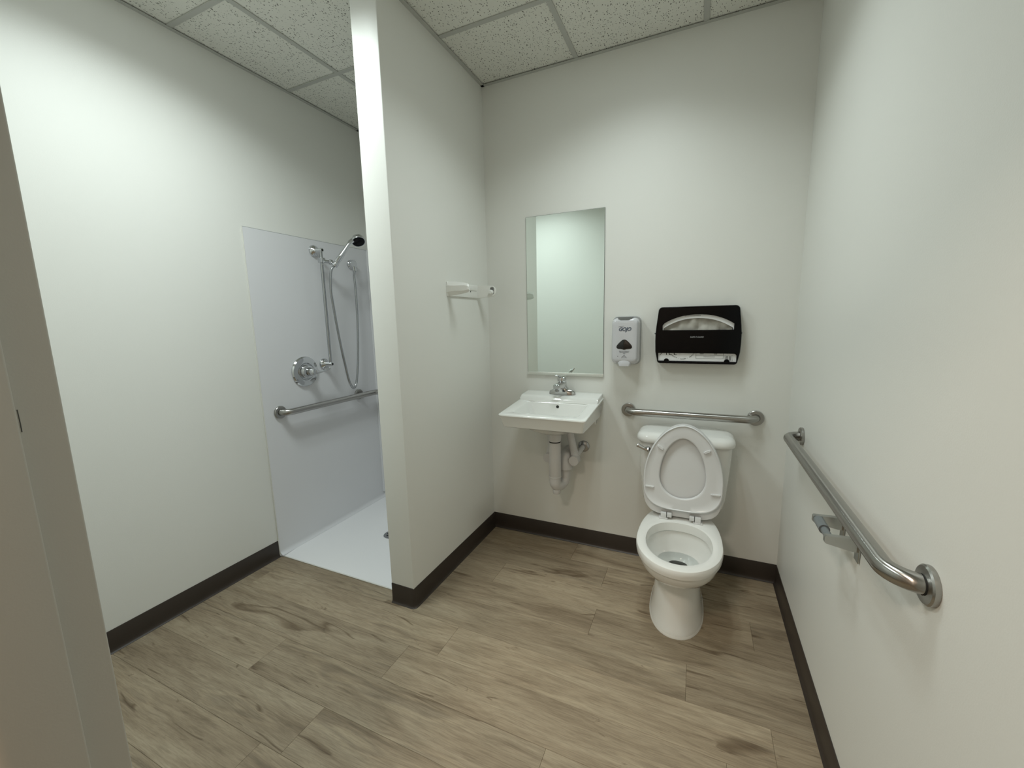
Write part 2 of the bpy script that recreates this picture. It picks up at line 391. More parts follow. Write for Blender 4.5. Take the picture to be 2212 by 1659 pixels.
# ---- cove base
COVE = [(0, 0), (.0125, 0), (.0125, .0012), (.0085, .004), (.0055, .009), (.004, .017), (.0034, .03), (.0032, ZB - .002), (.0024, ZB - .0005), (0, ZB)]
def sweep_cove(path):
    n = len(path); rings = []
    for i in range(n):
        p = Vector((*path[i], 0))
        def nrm(a, b):
            d = Vector((b[0] - a[0], b[1] - a[1], 0)).normalized(); return V(d.y, -d.x, 0)
        ns = []
        if i > 0: ns.append(nrm(path[i - 1], path[i]))
        if i < n - 1: ns.append(nrm(path[i], path[i + 1]))
        m_ = sum(ns, V(0, 0, 0)); m_.normalize(); m_ *= 1 / max(.3, m_.dot(ns[0]))
        rings.append([p + m_ * (a + .0002) + V(0, 0, b + .0003) for a, b in COVE])
    return loft(rings)
bs = struct('baseboard_left', sweep_cove([(XL, YF1), (XL, YSH - .004)]), 'cove')
cpath = [(XPL + .003, YPE)] + [(XPR - .012 + .012 * math.sin(a), YPE + .012 - .012 * math.cos(a)) for a in [PI / 2 * k / 6 for k in range(7)]] + [(XPR, YB - .004)]
struct('baseboard_partition', sweep_cove(cpath), 'cove')
struct('baseboard_back', sweep_cove([(XPR, YB), (XR, YB)]), 'cove')
struct('baseboard_right', sweep_cove([(XR, YB), (XR, YF1)]), 'cove')
struct('baseboard_front', sweep_cove([(DX0 - .053, YF1), (XL, YF1)]), 'cove')

# ---- suspended ceiling
ce = struct('ceiling', box(XL, XR, YF1, YB2, ZC + .03, ZC + .05), 'lampbody', smooth=0)
GX = [XL, -1.838, -1.235, -.640, -.024, XR]; GY = [YF1, .672, 1.278, 1.874, YB2]
lamps_at = {(1, 1), (3, 2)}
for i in range(5):
    for j in range(4):
        if (i, j) in lamps_at: continue
        x0, x1, y0, y1 = GX[i], GX[i + 1], GY[j], GY[j + 1]
        if i >= 2: y1 = min(y1, YB)
        parts = [(x0, x1, y0, y1)]
        if i == 1 and j >= 2: parts = [(x0, XPL, y0, y1)]
        if i == 1 and j == 2: parts = [(x0, XPL, y0, y1)]
        if i == 2 and j >= 2: parts = [(XPR, x1, y0, y1)]
        for (a, b_, c_, d) in parts:
            ctr = V((a + b_) / 2, (c_ + d) / 2, ZC + .004)
            bm = bmesh.new(); add_box(bm, a - ctr.x + .002, b_ - ctr.x - .002, c_ - ctr.y + .002, d - ctr.y - .002, 0, .016)
            me = bpy.data.meshes.new('ceiling_tile'); bm.to_mesh(me); bm.free(); me.materials.append(M['tile'])
            o = bpy.data.objects.new('ceiling_tile', me); COL.objects.link(o); o.parent = ce; o.location = ctr
def tbar(x0, x1, y0, y1, name='grid_bar'):
    obj(name, box(x0, x1, y0, y1, ZC - .001, ZC + .0035, bev=.0007, seg=1), 'grid', ce)
hw = .012
for y in GY[1:4]:
    if y > YPE: tbar(XL, XPL, y - hw, y + hw); tbar(XPR, XR, y - hw, y + hw)
    else: tbar(XL, XR, y - hw, y + hw)
for i, x in enumerate(GX[1:5]):
    for j in range(4):
        a, b_ = GY[j] + hw, GY[j + 1] - hw
        if x > XPR: b_ = min(b_, YB)
        if x == -1.235 and j >= 2: continue
        tbar(x - hw, x + hw, a, b_)
aw = .019
def angle(x0, x1, y0, y1):
    bm = box(x0, x1, y0, y1, ZC - .0035, ZC - .0012)
    obj('wall_angle', bm, 'grid', ce)
angle(XL, XL + aw, YF1, YB2); angle(XL, XPL, YB2 - aw, YB2); angle(XPL - aw, XPL, YPE, YB2); angle(XPL - aw, XPR + aw, YPE - aw, YPE)
angle(XPR, XPR + aw, YPE, YB); angle(XPR, XR, YB - aw, YB); angle(XR - aw, XR, YF1, YB); angle(XL, XR, YF1, YF1 + aw)

# ---- ceiling lights: recessed 2x2 panels, outside the frame; the hallway one is added fill
def ceiling_light(x0, x1, y0, y1, lens, power, col, label, z=ZC):
    t = thing('ceiling_light', label, 'ceiling light', ((x0 + x1) / 2, (y0 + y1) / 2, z), 'ceiling light panels')
    a, b_, c_, d = x0 + .013, x1 - .013, y0 + .013, y1 - .013
    f = .02
    bm = box(a, b_, c_, c_ + f, z + .001, z + .028); add_box(bm, a, b_, d - f, d, z + .001, z + .028); add_box(bm, a, a + f, c_ + f, d - f, z + .001, z + .028); add_box(bm, b_ - f, b_, c_ + f, d - f, z + .001, z + .028)
    obj('frame', bm, 'lampbody', t)
    obj('tray', box(a + f, b_ - f, c_ + f, d - f, z + .022, z + .028), 'lampbody', t)
    cx = (x0 + x1) / 2
    for s in (-1, 1):
        xm = cx + s * .095
        prof = [(xm + .055 * math.cos(q), z + .02 - .014 * math.sin(q)) for q in [PI * k / 10 for k in range(11)]]
        bm = prism(prof, lambda p, q, tt: V(p, tt, q), c_ + .05, d - .05)
        ls = obj('lens', bm, lens, t)
        ld = bpy.data.lights.new('tube_light', 'AREA'); ld.shape = 'RECTANGLE'; ld.size = .11; ld.size_y = d - c_ - .10
        ld.energy = power[0]; ld.color = col[:3]; ld.spread = math.radians(power[1])
        lo = bpy.data.objects.new('tube_light', ld); COL.objects.link(lo); lo.parent = t
        lo.location = V(xm, (c_ + d) / 2, z + .004) - ORG[t.name]
    return t
ceiling_light(GX[3], GX[4], GY[2], GY[3], 'lens', LAMP_RIGHT, LAMP_COL, 'square recessed ceiling light panel above the area in front of the sink and toilet')
ceiling_light(GX[1], GX[2], GY[1], GY[2], 'lens', LAMP_LEFT, LAMP_COL, 'square recessed ceiling light panel near the left wall before the shower')
ceiling_light(-1.0, -.4, -.95, -.35, 'lensFill', HALL_FILL, HALL_FILL_COL, 'added unseen warm ceiling panel in the hallway that fills the room through the doorway', z=ZC - .03)

# ================================================================== SHOWER
st = thing('shower_stall', 'white acrylic shower surround with low threshold floor behind the partition', 'shower stall', ((XL + XPL) / 2, 1.98, 0))
ZS = 1.905; th = .006
# left panel with cove into the floor pan, back and right panels
def panel(poly): return poly
lp = [(XL + .0005, ZS), (XL + th, ZS), (XL + th, .036)] + [(XL + th + .024 * (1 - math.cos(a)), .012 + .024 - .024 * math.sin(a)) for a in [PI / 2 * k / 6 for k in range(1, 7)]] + [(XL + th + .024, .004), (XL + .0005, .004)]
bm = prism(lp, lambda a, b, t: V(a, t, b), YSH, YB2 - .0005)
obj('side_panel', bm, 'shower', st)
bp_ = [(YB2 - .0005, ZS), (YB2 - th, ZS), (YB2 - th, .036)] + [(YB2 - th - .024 * (1 - math.cos(a)), .012 + .024 - .024 * math.sin(a)) for a in [PI / 2 * k / 6 for k in range(1, 7)]] + [(YB2 - th - .024, .004), (YB2 - .0005, .004)]
bm = prism(bp_, lambda a, b, t: V(t, a, b), XL + th, XPL - th)
obj('back_panel', bm, 'shower', st)
obj('corner_fillet', tube([(XL + th + .004, YB2 - th - .004, .05), (XL + th + .004, YB2 - th - .004, ZS)], .0092, 10), 'shower', st)
obj('side_panel', box(XPL - th, XPL - .0005, YPE + .07, YB2 - .0005, .012, ZS, bev=.0015, seg=1), 'shower', st)
# edge strip of the left panel
obj('edge_bead', box(XL + .0005, XL + th + .0004, YSH - .0045, YSH, .002, ZS + .001, bev=.001, seg=1), 'caulk', st)
obj('top_joint_shadow', box(XL + .0004, XL + .0022, YSH, YB2 - .001, ZS, ZS + .0032), 'dispG', st)  # dark grey strip paints the shadow line along the panel's top joint
nx, ny = 14, 12; bm = bmesh.new(); grid = []
dcx, dcy = -1.777, 1.968
yf_ = 1.526
for i in range(nx + 1):
    row = []
    for j in range(ny + 1):
        x = XL + th + (XPL - th - XL - th) * i / nx; y = yf_ + (YB2 - th - yf_) * j / ny
        z = .011 if j else .0035
        if j: z -= .007 * max(0, 1 - math.hypot(x - dcx, y - dcy) / .45)
        row.append(bm.verts.new((x, y, z)))
    grid.append(row)
for i in range(nx):
    for j in range(ny): bm.faces.new((grid[i][j], grid[i + 1][j], grid[i + 1][j + 1], grid[i][j + 1]))
ret = bmesh.ops.extrude_face_region(bm, geom=list(bm.faces))
for g in ret['geom']:
    if isinstance(g, bmesh.types.BMVert): g.co.z = .0012
obj('floor_pan', bm, 'pan', st, smooth=50)
dr_ = obj('drain', lathe([(.0, .0035), (.050, .0035), (.054, .0058), (.050, .0078), (0.0001, .0078)], (dcx, dcy, 0), (0, 0, 1), 36), 'chrome_d', st)
for k in range(7):
    a = k * PI / 3; q = .029 if k < 6 else 0
    obj('drain_hole', lathe([(.0085, .0074), (.0085, .0084)], (dcx + q * math.cos(a), dcy + q * math.sin(a), 0), (0, 0, 1), 12), 'dark', dr_)
obj('threshold_seal', box(XL + .012, XPL - .001, 1.520, 1.5275, .0005, .0042, bev=.001, seg=1), 'caulk', st)

XW = XL + th    # finished shower wall
# valve
t = thing('shower_valve', 'round chrome shower mixer valve with single lever on left wall', 'shower valve', (XW, 1.812, 1.09))
esc = lathe([(.0, .0003), (.094, .0003), (.094, .006), (.088, .0135), (.074, .0155), (.070, .0165), (.055, .0165), (.050, .012), (.0001, .012)], (XW, 1.808, 1.089), (1, 0, 0), 48)
e_ = obj('escutcheon', esc, 'chrome', t)
bm = lathe([(.044, .010), (.044, .028), (.038, .038), (.026, .042), (.026, .060), (.0001, .060)], (XW, 1.808, 1.089), (1, 0, 0), 36)
obj('hub', bm, 'chrome', t)
h_ = obj('seal_ring', lathe([(.0265, .046), (.0272, .047), (.0272, .049), (.0265, .050)], (XW, 1.808, 1.089), (1, 0, 0), 32), 'dark', t)
bm = lathe([(.0001, .056), (.024, .058), (.0265, .066), (.024, .085), (.018, .097), (.0001, .101)], (XW, 1.808, 1.089), (1, 0, 0), 32)
lev = tube([(XW + .086, 1.812, 1.088), (XW + .086, 1.845, 1.086), (XW + .088, 1.875, 1.088), (XW + .092, 1.905, 1.096), (XW + .093, 1.922, 1.102)], [.018, .011, .0075, .0085, .006], 14)
obj('lever', join([bm, lev]), 'chrome', t)
for a in (-.6, PI + .6): obj('screw', lathe([(.0055, .012), (.0055, .0160), (.003, .0166), (.0001, .0166)], (XW, 1.808 + .080 * math.cos(a), 1.089 + .080 * math.sin(a)), (1, 0, 0), 14), 'chrome_d', t)

# slide rail
t = thing('slide_rail', 'vertical chrome shower slide rail with round wall mounts', 'shower rail', (XW, 1.965, 1.12))
RX = XW + .062; RYt, RYb = 1.958, 1.958
for zz in (1.838, 1.122):
    m_ = obj('wall_mount', lathe([(.036, .0003), (.036, .006), (.030, .016), (.018, .024), (.0125, .034), (.0125, .074), (.0105, .078), (.0001, .078)], (XW, RYt, zz), (1, 0, 0), 28), 'chrome', t)
    obj('end_plug', lathe([(.0075, .0775), (.0075, .0786), (.0001, .0786)], (XW, RYt, zz), (1, 0, 0), 18), 'dark', m_)
obj('rail', tube([(RX, RYt, 1.122), (RX, RYt, 1.838)], .0098, 18), 'chrome_d', t)
bm = box(RX - .017, RX + .019, RYt - .015, RYt + .015, 1.760, 1.792, bev=.004)
lathe([(.011, 0), (.011, .03), (.017, .034), (.017, .05), (.012, .055), (.0001, .056)], (RX + .012, RYt + .008, 1.772), (.35, 1, -.1), 20, bm=bm)
obj('slider_clamp', bm, 'chrome', t)
# hand shower in its holder
H0 = V(-2.125, 2.005, 1.742); H1 = V(-2.062, 2.083, 1.886)
t = thing('hand_shower', 'chrome hand shower with black spray face and looping hose', 'hand shower', (H0.x, H0.y, H0.z))
ax = (H1 - H0).normalized()
arm = tube([V(RX + .028, RYt + .052, 1.766), H0 + ax * .012 + V(.002, -.012, .004)], .0055, 10)
lathe([(.0165, -.010), (.0185, -.004), (.0185, .012), (.0165, .016)], H0 + ax * .010, ax, 24, bm=arm)
obj('holder_arm', arm, 'chrome', t)
Lh = (H1 - H0).length
hp = [(0.0, .0105), (.012, .0125), (.04, .0165), (.08, .0165), (.115, .0135), (.15, .0115), (Lh, .012)]
obj('handle', lathe([(.0001, -.004)] + [(r, h) for h, r in hp] + [(.0001, Lh + .004)], H0, ax, 24), 'chrome', t)
FN = V(.52, -.30, -.80).normalized()
HC = V(-2.035, 2.137, 1.905)
hd = lathe([(.0001, -.042), (.018, -.040), (.034, -.030), (.043, -.014), (.045, 0.0), (.043, .004), (.038, .004), (.0001, .003)], HC, FN, 36)
nk = tube([H1 - ax * .02, H1 + ax * .012, HC - FN * .034 - V(.006, .016, .010), HC - FN * .030], [.012, .0135, .017, .016], 20)
hd = join([hd, nk])
h_ = obj('head', hd, 'chrome', t)
obj('spray_face', lathe([(.0385, .003), (.0385, .0052), (.030, .0068), (.024, .006), (.018, .0072), (.0001, .0072)], HC, FN, 36), 'black', h_)
hose = [H0 - ax * .002, (-2.131, 1.988, 1.722), (-2.135, 1.977, 1.669), (-2.139, 1.975, 1.583), (-2.144, 1.988, 1.497), (-2.149, 2.006, 1.379), (-2.153, 2.034, 1.211), (-2.158, 2.056, 1.116), (-2.162, 2.084, 0.995), (-2.167, 2.122, 0.939), (-2.172, 2.160, 0.972), (-2.176, 2.194, 1.118), (-2.181, 2.218, 1.311), (-2.186, 2.232, 1.472), (-2.190, 2.238, 1.631), (-2.1945, 2.2385, 1.705), (-2.1905, 2.2445, 1.739)]
obj('hose', tube(smooth_path(hose, 7), .0078, 12), 'chrome_d', t)
t = thing('hose_outlet', 'small chrome wall elbow feeding the shower hose', 'wall elbow', (XW, 2.262, 1.788))
EC = V(XW, 2.258, 1.788)
obj('flange', lathe([(.030, .0003), (.030, .010), (.027, .014)], EC, (1, 0, 0), 28), 'chrome', t)
bm = lathe([(.028, .013), (.029, .030), (.027, .036), (.0001, .037)], EC, (1, 0, 0), 28)
bm = join([bm, lathe([(.010, .02), (.010, .037), (.0125, .037), (.0125, .052), (.0095, .056)], EC + V(.032, -.006, 0), (.35, -.15, -1), 18)])
obj('elbow', bm, 'chrome', t)

# ---- grab bars
def flange(cen, axis, r=.038, t_=.0125):
    return lathe([(r * .97, .0003), (r, .002), (r, t_ - .003), (r - .003, t_), (.021, t_ + .0012), (.0205, t_ + .0012)], cen, axis, 40)
def collar(cen, axis, t_=.0125): return lathe([(.0194, t_ + .0005), (.0199, t_ + .0008), (.0199, t_ + .0026), (.0194, t_ + .0030)], cen, axis, 32, cap0=False, cap1=False)
def grab_bar(label, pts, flanges, mat, r_bend=.062, extra=()):
    t = thing('grab_bar', label, 'grab bar', flanges[0][0], 'stainless grab bars')
    obj('rail', tube(fillet(pts, r_bend), .0192, 24), mat, t, smooth=60)
    for c, a in flanges:
        f = obj('flange', flange(c, a), 'steelF', t)
        obj('seam', collar(Vector(c), a), 'dark', f)
    for bm in extra: obj('post', bm, mat, t)
    return t
so = .058
YA, YBb = 2.033, .965; ZG = .868
grab_bar('long stainless grab bar on the right wall beside the toilet', [(XR - .012, YA, ZG), (XR - so, YA, ZG), (XR - so, YBb, ZG), (XR - .012, YBb, ZG)], [((XR, YA, ZG), (-1, 0, 0)), ((XR, YBb, ZG), (-1, 0, 0))], 'steelY', .055)
grab_bar('short stainless grab bar on the back wall above the toilet tank', [(-.337, YB - .012, .869), (-.337, YB - so, .869), (.282, YB - so, .869), (.282, YB - .012, .869)], [((-.337, YB, .869), (0, -1, 0)), ((.282, YB, .869), (0, -1, 0))], 'steelX', .05)
zs = .870
YW2 = YB2 - th
grab_bar('stainless corner grab bar inside the shower', [(XW + .012, 1.61, zs), (XW + so, 1.61, zs), (XW + so, YW2 - so, zs), (-1.62, YW2 - so, zs), (-1.62, YW2 - .012, zs)],
         [((XW, 1.61, zs), (1, 0, 0)), ((-1.62, YW2, zs), (0, -1, 0)), ((XW, 2.236, zs), (1, 0, 0))], 'steelY', .05, extra=[tube([(XW + .01, 2.236, zs), (XW + so, 2.236, zs)], .0105, 16)])

# ================================================================== PARTITION: paper towel holder
t = thing('paper_towel_holder', 'white plastic paper towel holder without a roll on partition wall', 'towel holder', (XPR, 2.02, 1.511))
ya, yb_ = 1.862, 2.196; z0, z1 = 1.511, 1.585
bk = box(XPR + .0004, XPR + .009, ya, yb_, z0, z1, bev=.003)
obj('back_plate', bk, 'pplast', t)
obj('rear_rib', box(XPR + .008, XPR + .013, ya + .03, yb_ - .03, 1.552, 1.578, bev=.002), 'pplast', t)
obj('screw_hole', lathe([(.004, .0088), (.004, .0096), (.0001, .0096)], (XPR, 2.10, 1.545), (1, 0, 0), 14), 'dark', t)
# near arm: tapered faceted cover with rounded tip
def arm_ring(x, ya_, yb2_, za, zb_, c):
    q = .42 * (yb2_ - ya_); return [V(x, ya_, za + c), V(x, ya_ + q, za), V(x, yb2_ - q, za), V(x, yb2_, za + c), V(x, yb2_, zb_ - c), V(x, yb2_ - q, zb_), V(x, ya_ + q, zb_), V(x, ya_, zb_ - c)]
x = XPR
rs = [arm_ring(x + .0005, ya - .001, ya + .026, z0 + .000, z1 + .000, .020), arm_ring(x + .05, ya - .002, ya + .024, z0 + .003, z1 - .003, .021), arm_ring(x + .105, ya - .001, ya + .020, z0 + .010, z1 - .011, .013), arm_ring(x + .124, ya + .000, ya + .018, z0 + .014, z1 - .016, .012), arm_ring(x + .132, ya + .004, ya + .014, z0 + .020, z1 - .024, .009)]
obj('arm', loft(rs), 'pplast', t, smooth=14)
# far arm: flat tongue with rounded end, window and roller stub
out = [(0, z0), (.09, z0 + .004)] + [(.098 + .030 * math.sin(a), 1.548 - .031 * math.cos(a)) for a in [PI * k / 10 for k in range(11)]] + [(.09, z1 - .006), (0, z1)]
hole = rrect(.103, 1.550, .0125, .020, .008, 5)
me = cut_shape(out, [hole], .005, .0012)
me.transform(Matrix(((1, 0, 0, XPR), (0, 0, 1, yb_ - .008), (0, 1, 0, 0), (0, 0, 0, 1))))
a_ = obj('arm', me, 'pplast', t)
obj('window_back', box(XPR + .088, XPR + .118, yb_ - .0042, yb_ - .0030, 1.527, 1.573), 'dispG', a_)
obj('roller_stub', lathe([(.0135, 0), (.0125, .014), (.009, .020), (.0001, .0205)], (XPR + .100, yb_ - .012, 1.542), (0, -1, 0), 20), 'pplast', a_)

# ================================================================== BACK WALL: mirror
t = thing('wall_mirror', 'frameless rectangular wall mirror above the sink', 'mirror', (-.711, YB, 1.05))
mx0, mx1, mz0, mz1 = -.941, -.481, 1.052, 1.9655
obj('backing', box(mx0, mx1, YB - .0045, YB - .0003, mz0, mz1), 'mirrorback', t)
obj('glass', box(mx0 + .0012, mx1 - .0012, YB - .0056, YB - .0046, mz0 + .001, mz1 - .0012, bev=.0004, seg=1), 'mirror', t, smooth=10)
P = [(YB - .0003, mz0 - .004), (YB - .0105, mz0 - .004), (YB - .0115, mz0 - .003), (YB - .0115, mz0 + .013), (YB - .0105, mz0 + .0145), (YB - .0062, mz0 + .0145), (YB - .0062, mz0), (YB - .0003, mz0)]
obj('bottom_channel', prism(P, lambda a, b, s: V(s, a, b), mx0 - .001, mx1 + .001), 'channel', t)

# ================================================================== SINK
SX = -.711
t = thing('sink', 'white porcelain wall-hung rectangular sink below the mirror', 'sink', (SX, 2.12, .76))
def sk(hx, y0, y1, r, z, tilt=True, n=6, narrow=0.0):
    cy = (y0 + y1) / 2
    out = []
    for (px, py) in rrect(0, cy, hx, (y1 - y0) / 2, r, n):
        zz = z + (.088 * (py - 1.91) if tilt else 0)
        s = 1 - narrow * (y1 - py) / (y1 - y0)
        out.append(V(SX + px * s, py, zz))
    return out
yk = YB - .001
rings = [sk(.055, 2.09, 2.21, .05, .752, False), sk(.085, 2.06, 2.25, .06, .758, False), sk(.12, 2.03, 2.28, .06, .778, False), sk(.15, 2.00, 2.30, .05, .802, False), sk(.20, 1.95, 2.315, .035, .813, False),
         sk(.214, 1.932, yk, .018, .817, False), sk(.219, 1.924, yk, .014, .822, False), sk(.228, 1.911, yk, .012, .868), sk(.2345, 1.904, yk, .012, .8835), sk(.2355, 1.9045, yk, .012, .8875), sk(.2335, 1.907, yk, .011, .8905), sk(.229, 1.912, yk, .010, .8910),
         sk(.185, 1.958, 2.196, .022, .8895), sk(.179, 1.964, 2.192, .022, .8865), sk(.175, 1.969, 2.188, .024, .880),
         sk(.140, 2.005, 2.178, .035, .812, False), sk(.125, 2.025, 2.173, .04, .798, False), sk(.06, 2.07, 2.165, .035, .789, False), sk(.02, 2.128, 2.162, .015, .786, False)]
bm = loft(rings)
# raised faucet deck
P = [(yk, .914), (yk, .9485), (2.327, .9525), (2.315, .9535), (2.300, .9500), (2.222, .9450), (2.209, .9415), (2.201, .934), (2.196, .922), (2.190, .913), (2.192, .9125), (2.194, .905)]
dk = prism(P, lambda a, b, s: V(s, a, b), SX - .230, SX + .230)
es = [e for e in dk.edges if abs(e.verts[0].co.x - e.verts[1].co.x) < .001 and min(v.co.z for v in e.verts) > .9]
bmesh.ops.bevel(dk, geom=es, offset=.006, segments=3, affect='EDGES', profile=.5)
bsn = obj('basin', join([bm, dk]), 'porc', t, smooth=32)
# the basin opening runs up to the foot of the deck, so the deck front closes its back
obj('overflow', lathe([(.0085, 0), (.0085, .0012), (.0001, .0012)], (SX + .004, 2.1865, .889), (0, -1, .12), 22), 'dark', bsn)
obj('rear_hanger', box(SX - .185, SX + .195, 2.295, yk, .772, .815, bev=.004), 'porc', t)
d_ = obj('drain', lathe([(.024, .786), (.024, .7885), (.016, .789), (.0001, .787)], (SX, 2.146, 0), (0, 0, 1), 24), 'chrome', t)
# ---- faucet
FX, FY, FZ = -.704, 2.268, .9485
t = thing('faucet', 'chrome single-lever centerset faucet on the sink deck', 'faucet', (FX, FY, FZ))
def fr(z, hx, hy, dy=0.0, pw=2.6, n=40):
    return [V(FX + hx * math.copysign(abs(math.cos(a)) ** (2 / pw), math.cos(a)), FY + dy + hy * math.copysign(abs(math.sin(a)) ** (2 / pw), math.sin(a)), z) for a in [2 * PI * k / n for k in range(n)]]
bm = loft([fr(FZ + .0003, .079, .0265), fr(FZ + .013, .078, .0265), fr(FZ + .020, .073, .025), fr(FZ + .026, .058, .0235), fr(FZ + .033, .040, .0225), fr(FZ + .044, .030, .0225, 0), fr(FZ + .062, .0245, .0225), fr(FZ + .074, .023, .0225), fr(FZ + .078, .020, .020)])
sp = loft([[V(FX + a, FY - .008, FZ + .030 + b) for a, b in rrect(0, .020, .024, .022, .011, 4)],
           [V(FX + a, FY - .045, FZ + .036 + b) for a, b in rrect(0, .018, .022, .019, .010, 4)],
           [V(FX + a, FY - .085, FZ + .041 + b) for a, b in rrect(0, .0155, .0205, .0155, .009, 4)],
           [V(FX + a, FY - .112, FZ + .042 + b) for a, b in rrect(0, .0145, .0185, .014, .008, 4)],
           [V(FX + a, FY - .120, FZ + .044 + b) for a, b in rrect(0, .0125, .013, .0095, .006, 4)]])
obj('body', join([bm, sp]), 'chrome', t, smooth=40)
obj('aerator', lathe([(.0125, .046), (.0125, .032), (.011, .030), (.0001, .0305)], (FX, FY - .100, FZ), (0, 0, 1), 24), 'chrome_d', t)
bm = lathe([(.021, .070), (.0255, .078), (.0265, .090), (.023, .101), (.013, .107), (.0001, .108)], (FX, FY, FZ), (0, -.10, 1), 28)
lv = loft([[V(FX + a, FY - .005 - b * .3, FZ + .092 + b) for a, b in rrect(0, 0, .013, .009, .006, 4)],
           [V(FX + a, FY - .035 - b * .3, FZ + .104 + b) for a, b in rrect(0, 0, .0095, .006, .005, 4)],
           [V(FX + a, FY - .070 - b * .3, FZ + .115 + b) for a, b in rrect(0, 0, .0105, .0045, .004, 4)],
           [V(FX + a, FY - .102 - b * .3, FZ + .122 + b) for a, b in rrect(0, 0, .0115, .004, .0035, 4)],
           [V(FX + a, FY - .108 - b * .3, FZ + .122 + b) for a, b in rrect(0, 0, .008, .002, .0018, 4)]])
obj('lever', join([bm, lv]), 'chrome', t, smooth=40)
obj('lever_mark', lathe([(.003, .0), (.003, .0006), (.0001, .0006)], (FX - .002, FY - .0262, FZ + .086), (0, -1, .1), 12), 'dark', t)

# ---- wrapped drain trap
DXp, DYp = SX, 2.146
t = thing('drain_trap', 'white insulated drain trap hanging under the sink', 'drain pipe', (DXp, DYp, .41))
obj('collar', lathe([(.037, .752), (.0365, .722), (.033, .700), (.0001, .700)], (DXp, DYp, 0), (0, 0, 1), 28), 'pvc', t)
obj('gasket', lathe([(.0325, .7005), (.0325, .694), (.0001, .694)], (DXp, DYp, 0), (0, 0, 1), 28), 'blackm', t)
obj('tailpiece_sleeve', lathe([(.0335, .694), (.034, .60), (.034, .492), (.0325, .488)], (DXp, DYp, 0), (0, 0, 1), 28), 'pvc', t)
tp = fillet([(DXp, DYp, .492), (DXp, DYp, .425), (DXp + .034, DYp + .085, .425), (DXp + .034, DYp + .085, .52)], .038, 9)
obj('trap_bend', tube(tp, [.0325] * 10 + [.0305] * 2 + [.0285] * (len(tp) - 12), 24), 'pvc', t)
obj('cleanout_cap', lathe([(.0225, .0), (.0225, .022), (.020, .026), (.0001, .026)], (DXp + .006, DYp + .008, .412), (0.05, -.02, -1), 24), 'pvc', t)
obj('slip_nut', lathe([(.0335, .486), (.0352, .488), (.0352, .492), (.0335, .494)], (DXp, DYp, 0), (0, 0, 1), 28, cap0=False, cap1=False), 'pvc', t)
ar = fillet([(DXp + .034, DYp + .085, .515), (DXp + .034, DYp + .085, .590), (DXp + .034, YB - .002, .590)], .04, 8)
obj('wall_sleeve', tube(ar, [.042, .041] + [.036] * (len(ar) - 2), 24), 'pvc', t)
# ---- wrapped supply lines
def supply(x, ztop, lab, sgn, esc=True):
    yv = 2.235
    t = thing('supply_line', lab, 'supply pipe', (x, YB, .575), 'wrapped sink supply lines')
    obj('riser_sleeve', tube([(SX + .055 * sgn, 2.225, ztop), (x - .012 * sgn, 2.235, .640), (x, 2.24, .585)], [.0205, .0215, .0235], 20), 'pvc', t)
    bm = lathe([(.0001, 0), (.027, 0), (.0285, .003), (.0285, .055), (.026, .06), (.0001, .06)], (x, 2.195, .575), (0, 1, 0), 26)
    obj('valve_cover', bm, 'pvc', t)
    obj('wall_stub', tube([(x + .010, 2.24, .600), (x + .022, YB - .004, .625)], .014, 14), 'pvc', t)
    if esc: obj('escutcheon', lathe([(.034, .0003), (.033, .006), (.022, .012), (.015, .013)], (x + .026, YB, .628), (0, -1, 0), 28), 'chrome_d', t)
supply(-.617, .775, 'white wrapped supply line right of the drain trap with a steel wall ring', 1)
supply(-.773, .775, 'white wrapped supply line left of the drain trap', -1, False)

# ================================================================== SOAP DISPENSER
DX, DZ = -.3525, 1.25
t = thing('soap_dispenser', 'white and grey wall soap dispenser with dark sight window', 'soap dispenser', (DX, YB, 1.12))
def dring(hx, zb0, zt0, r, y): return [V(DX + a, y, b) for a, b in rrect(0, (zb0 + zt0) / 2, hx, (zt0 - zb0) / 2, r, 6)]
obj('back_plate', loft([dring(.0725, 1.128, 1.384, .026, YB - .0004), dring(.0735, 1.127, 1.385, .027, YB - .006), dring(.0735, 1.128, 1.386, .027, YB - .030), dring(.071, 1.133, 1.384, .027, YB - .044)]), 'dispG', t)
cv = loft([dring(.0715, 1.134, 1.377, .026, YB - .026), dring(.0715, 1.132, 1.378, .026, YB - .040), dring(.0695, 1.134, 1.377, .026, YB - .070), dring(.0665, 1.140, 1.374, .026, YB - .088), dring(.063, 1.146, 1.370, .024, YB - .0955), dring(.056, 1.152, 1.362, .02, YB - .0985), dring(.045, 1.162, 1.350, .016, YB - .0995)])
obj('cover', cv, 'dispW', t, smooth=50)
yfr = YB - .0999
# top scoop of grey behind the cover lip
sc = [(DX + .036 * math.cos(a), 1.3815 - .019 * math.sin(a)) for a in [PI * k / 12 for k in range(13)]]
obj('top_scoop', prism(sc, lambda a, b, s: V(a, s, b), YB - .0972, YB - .03), 'scoop', t)
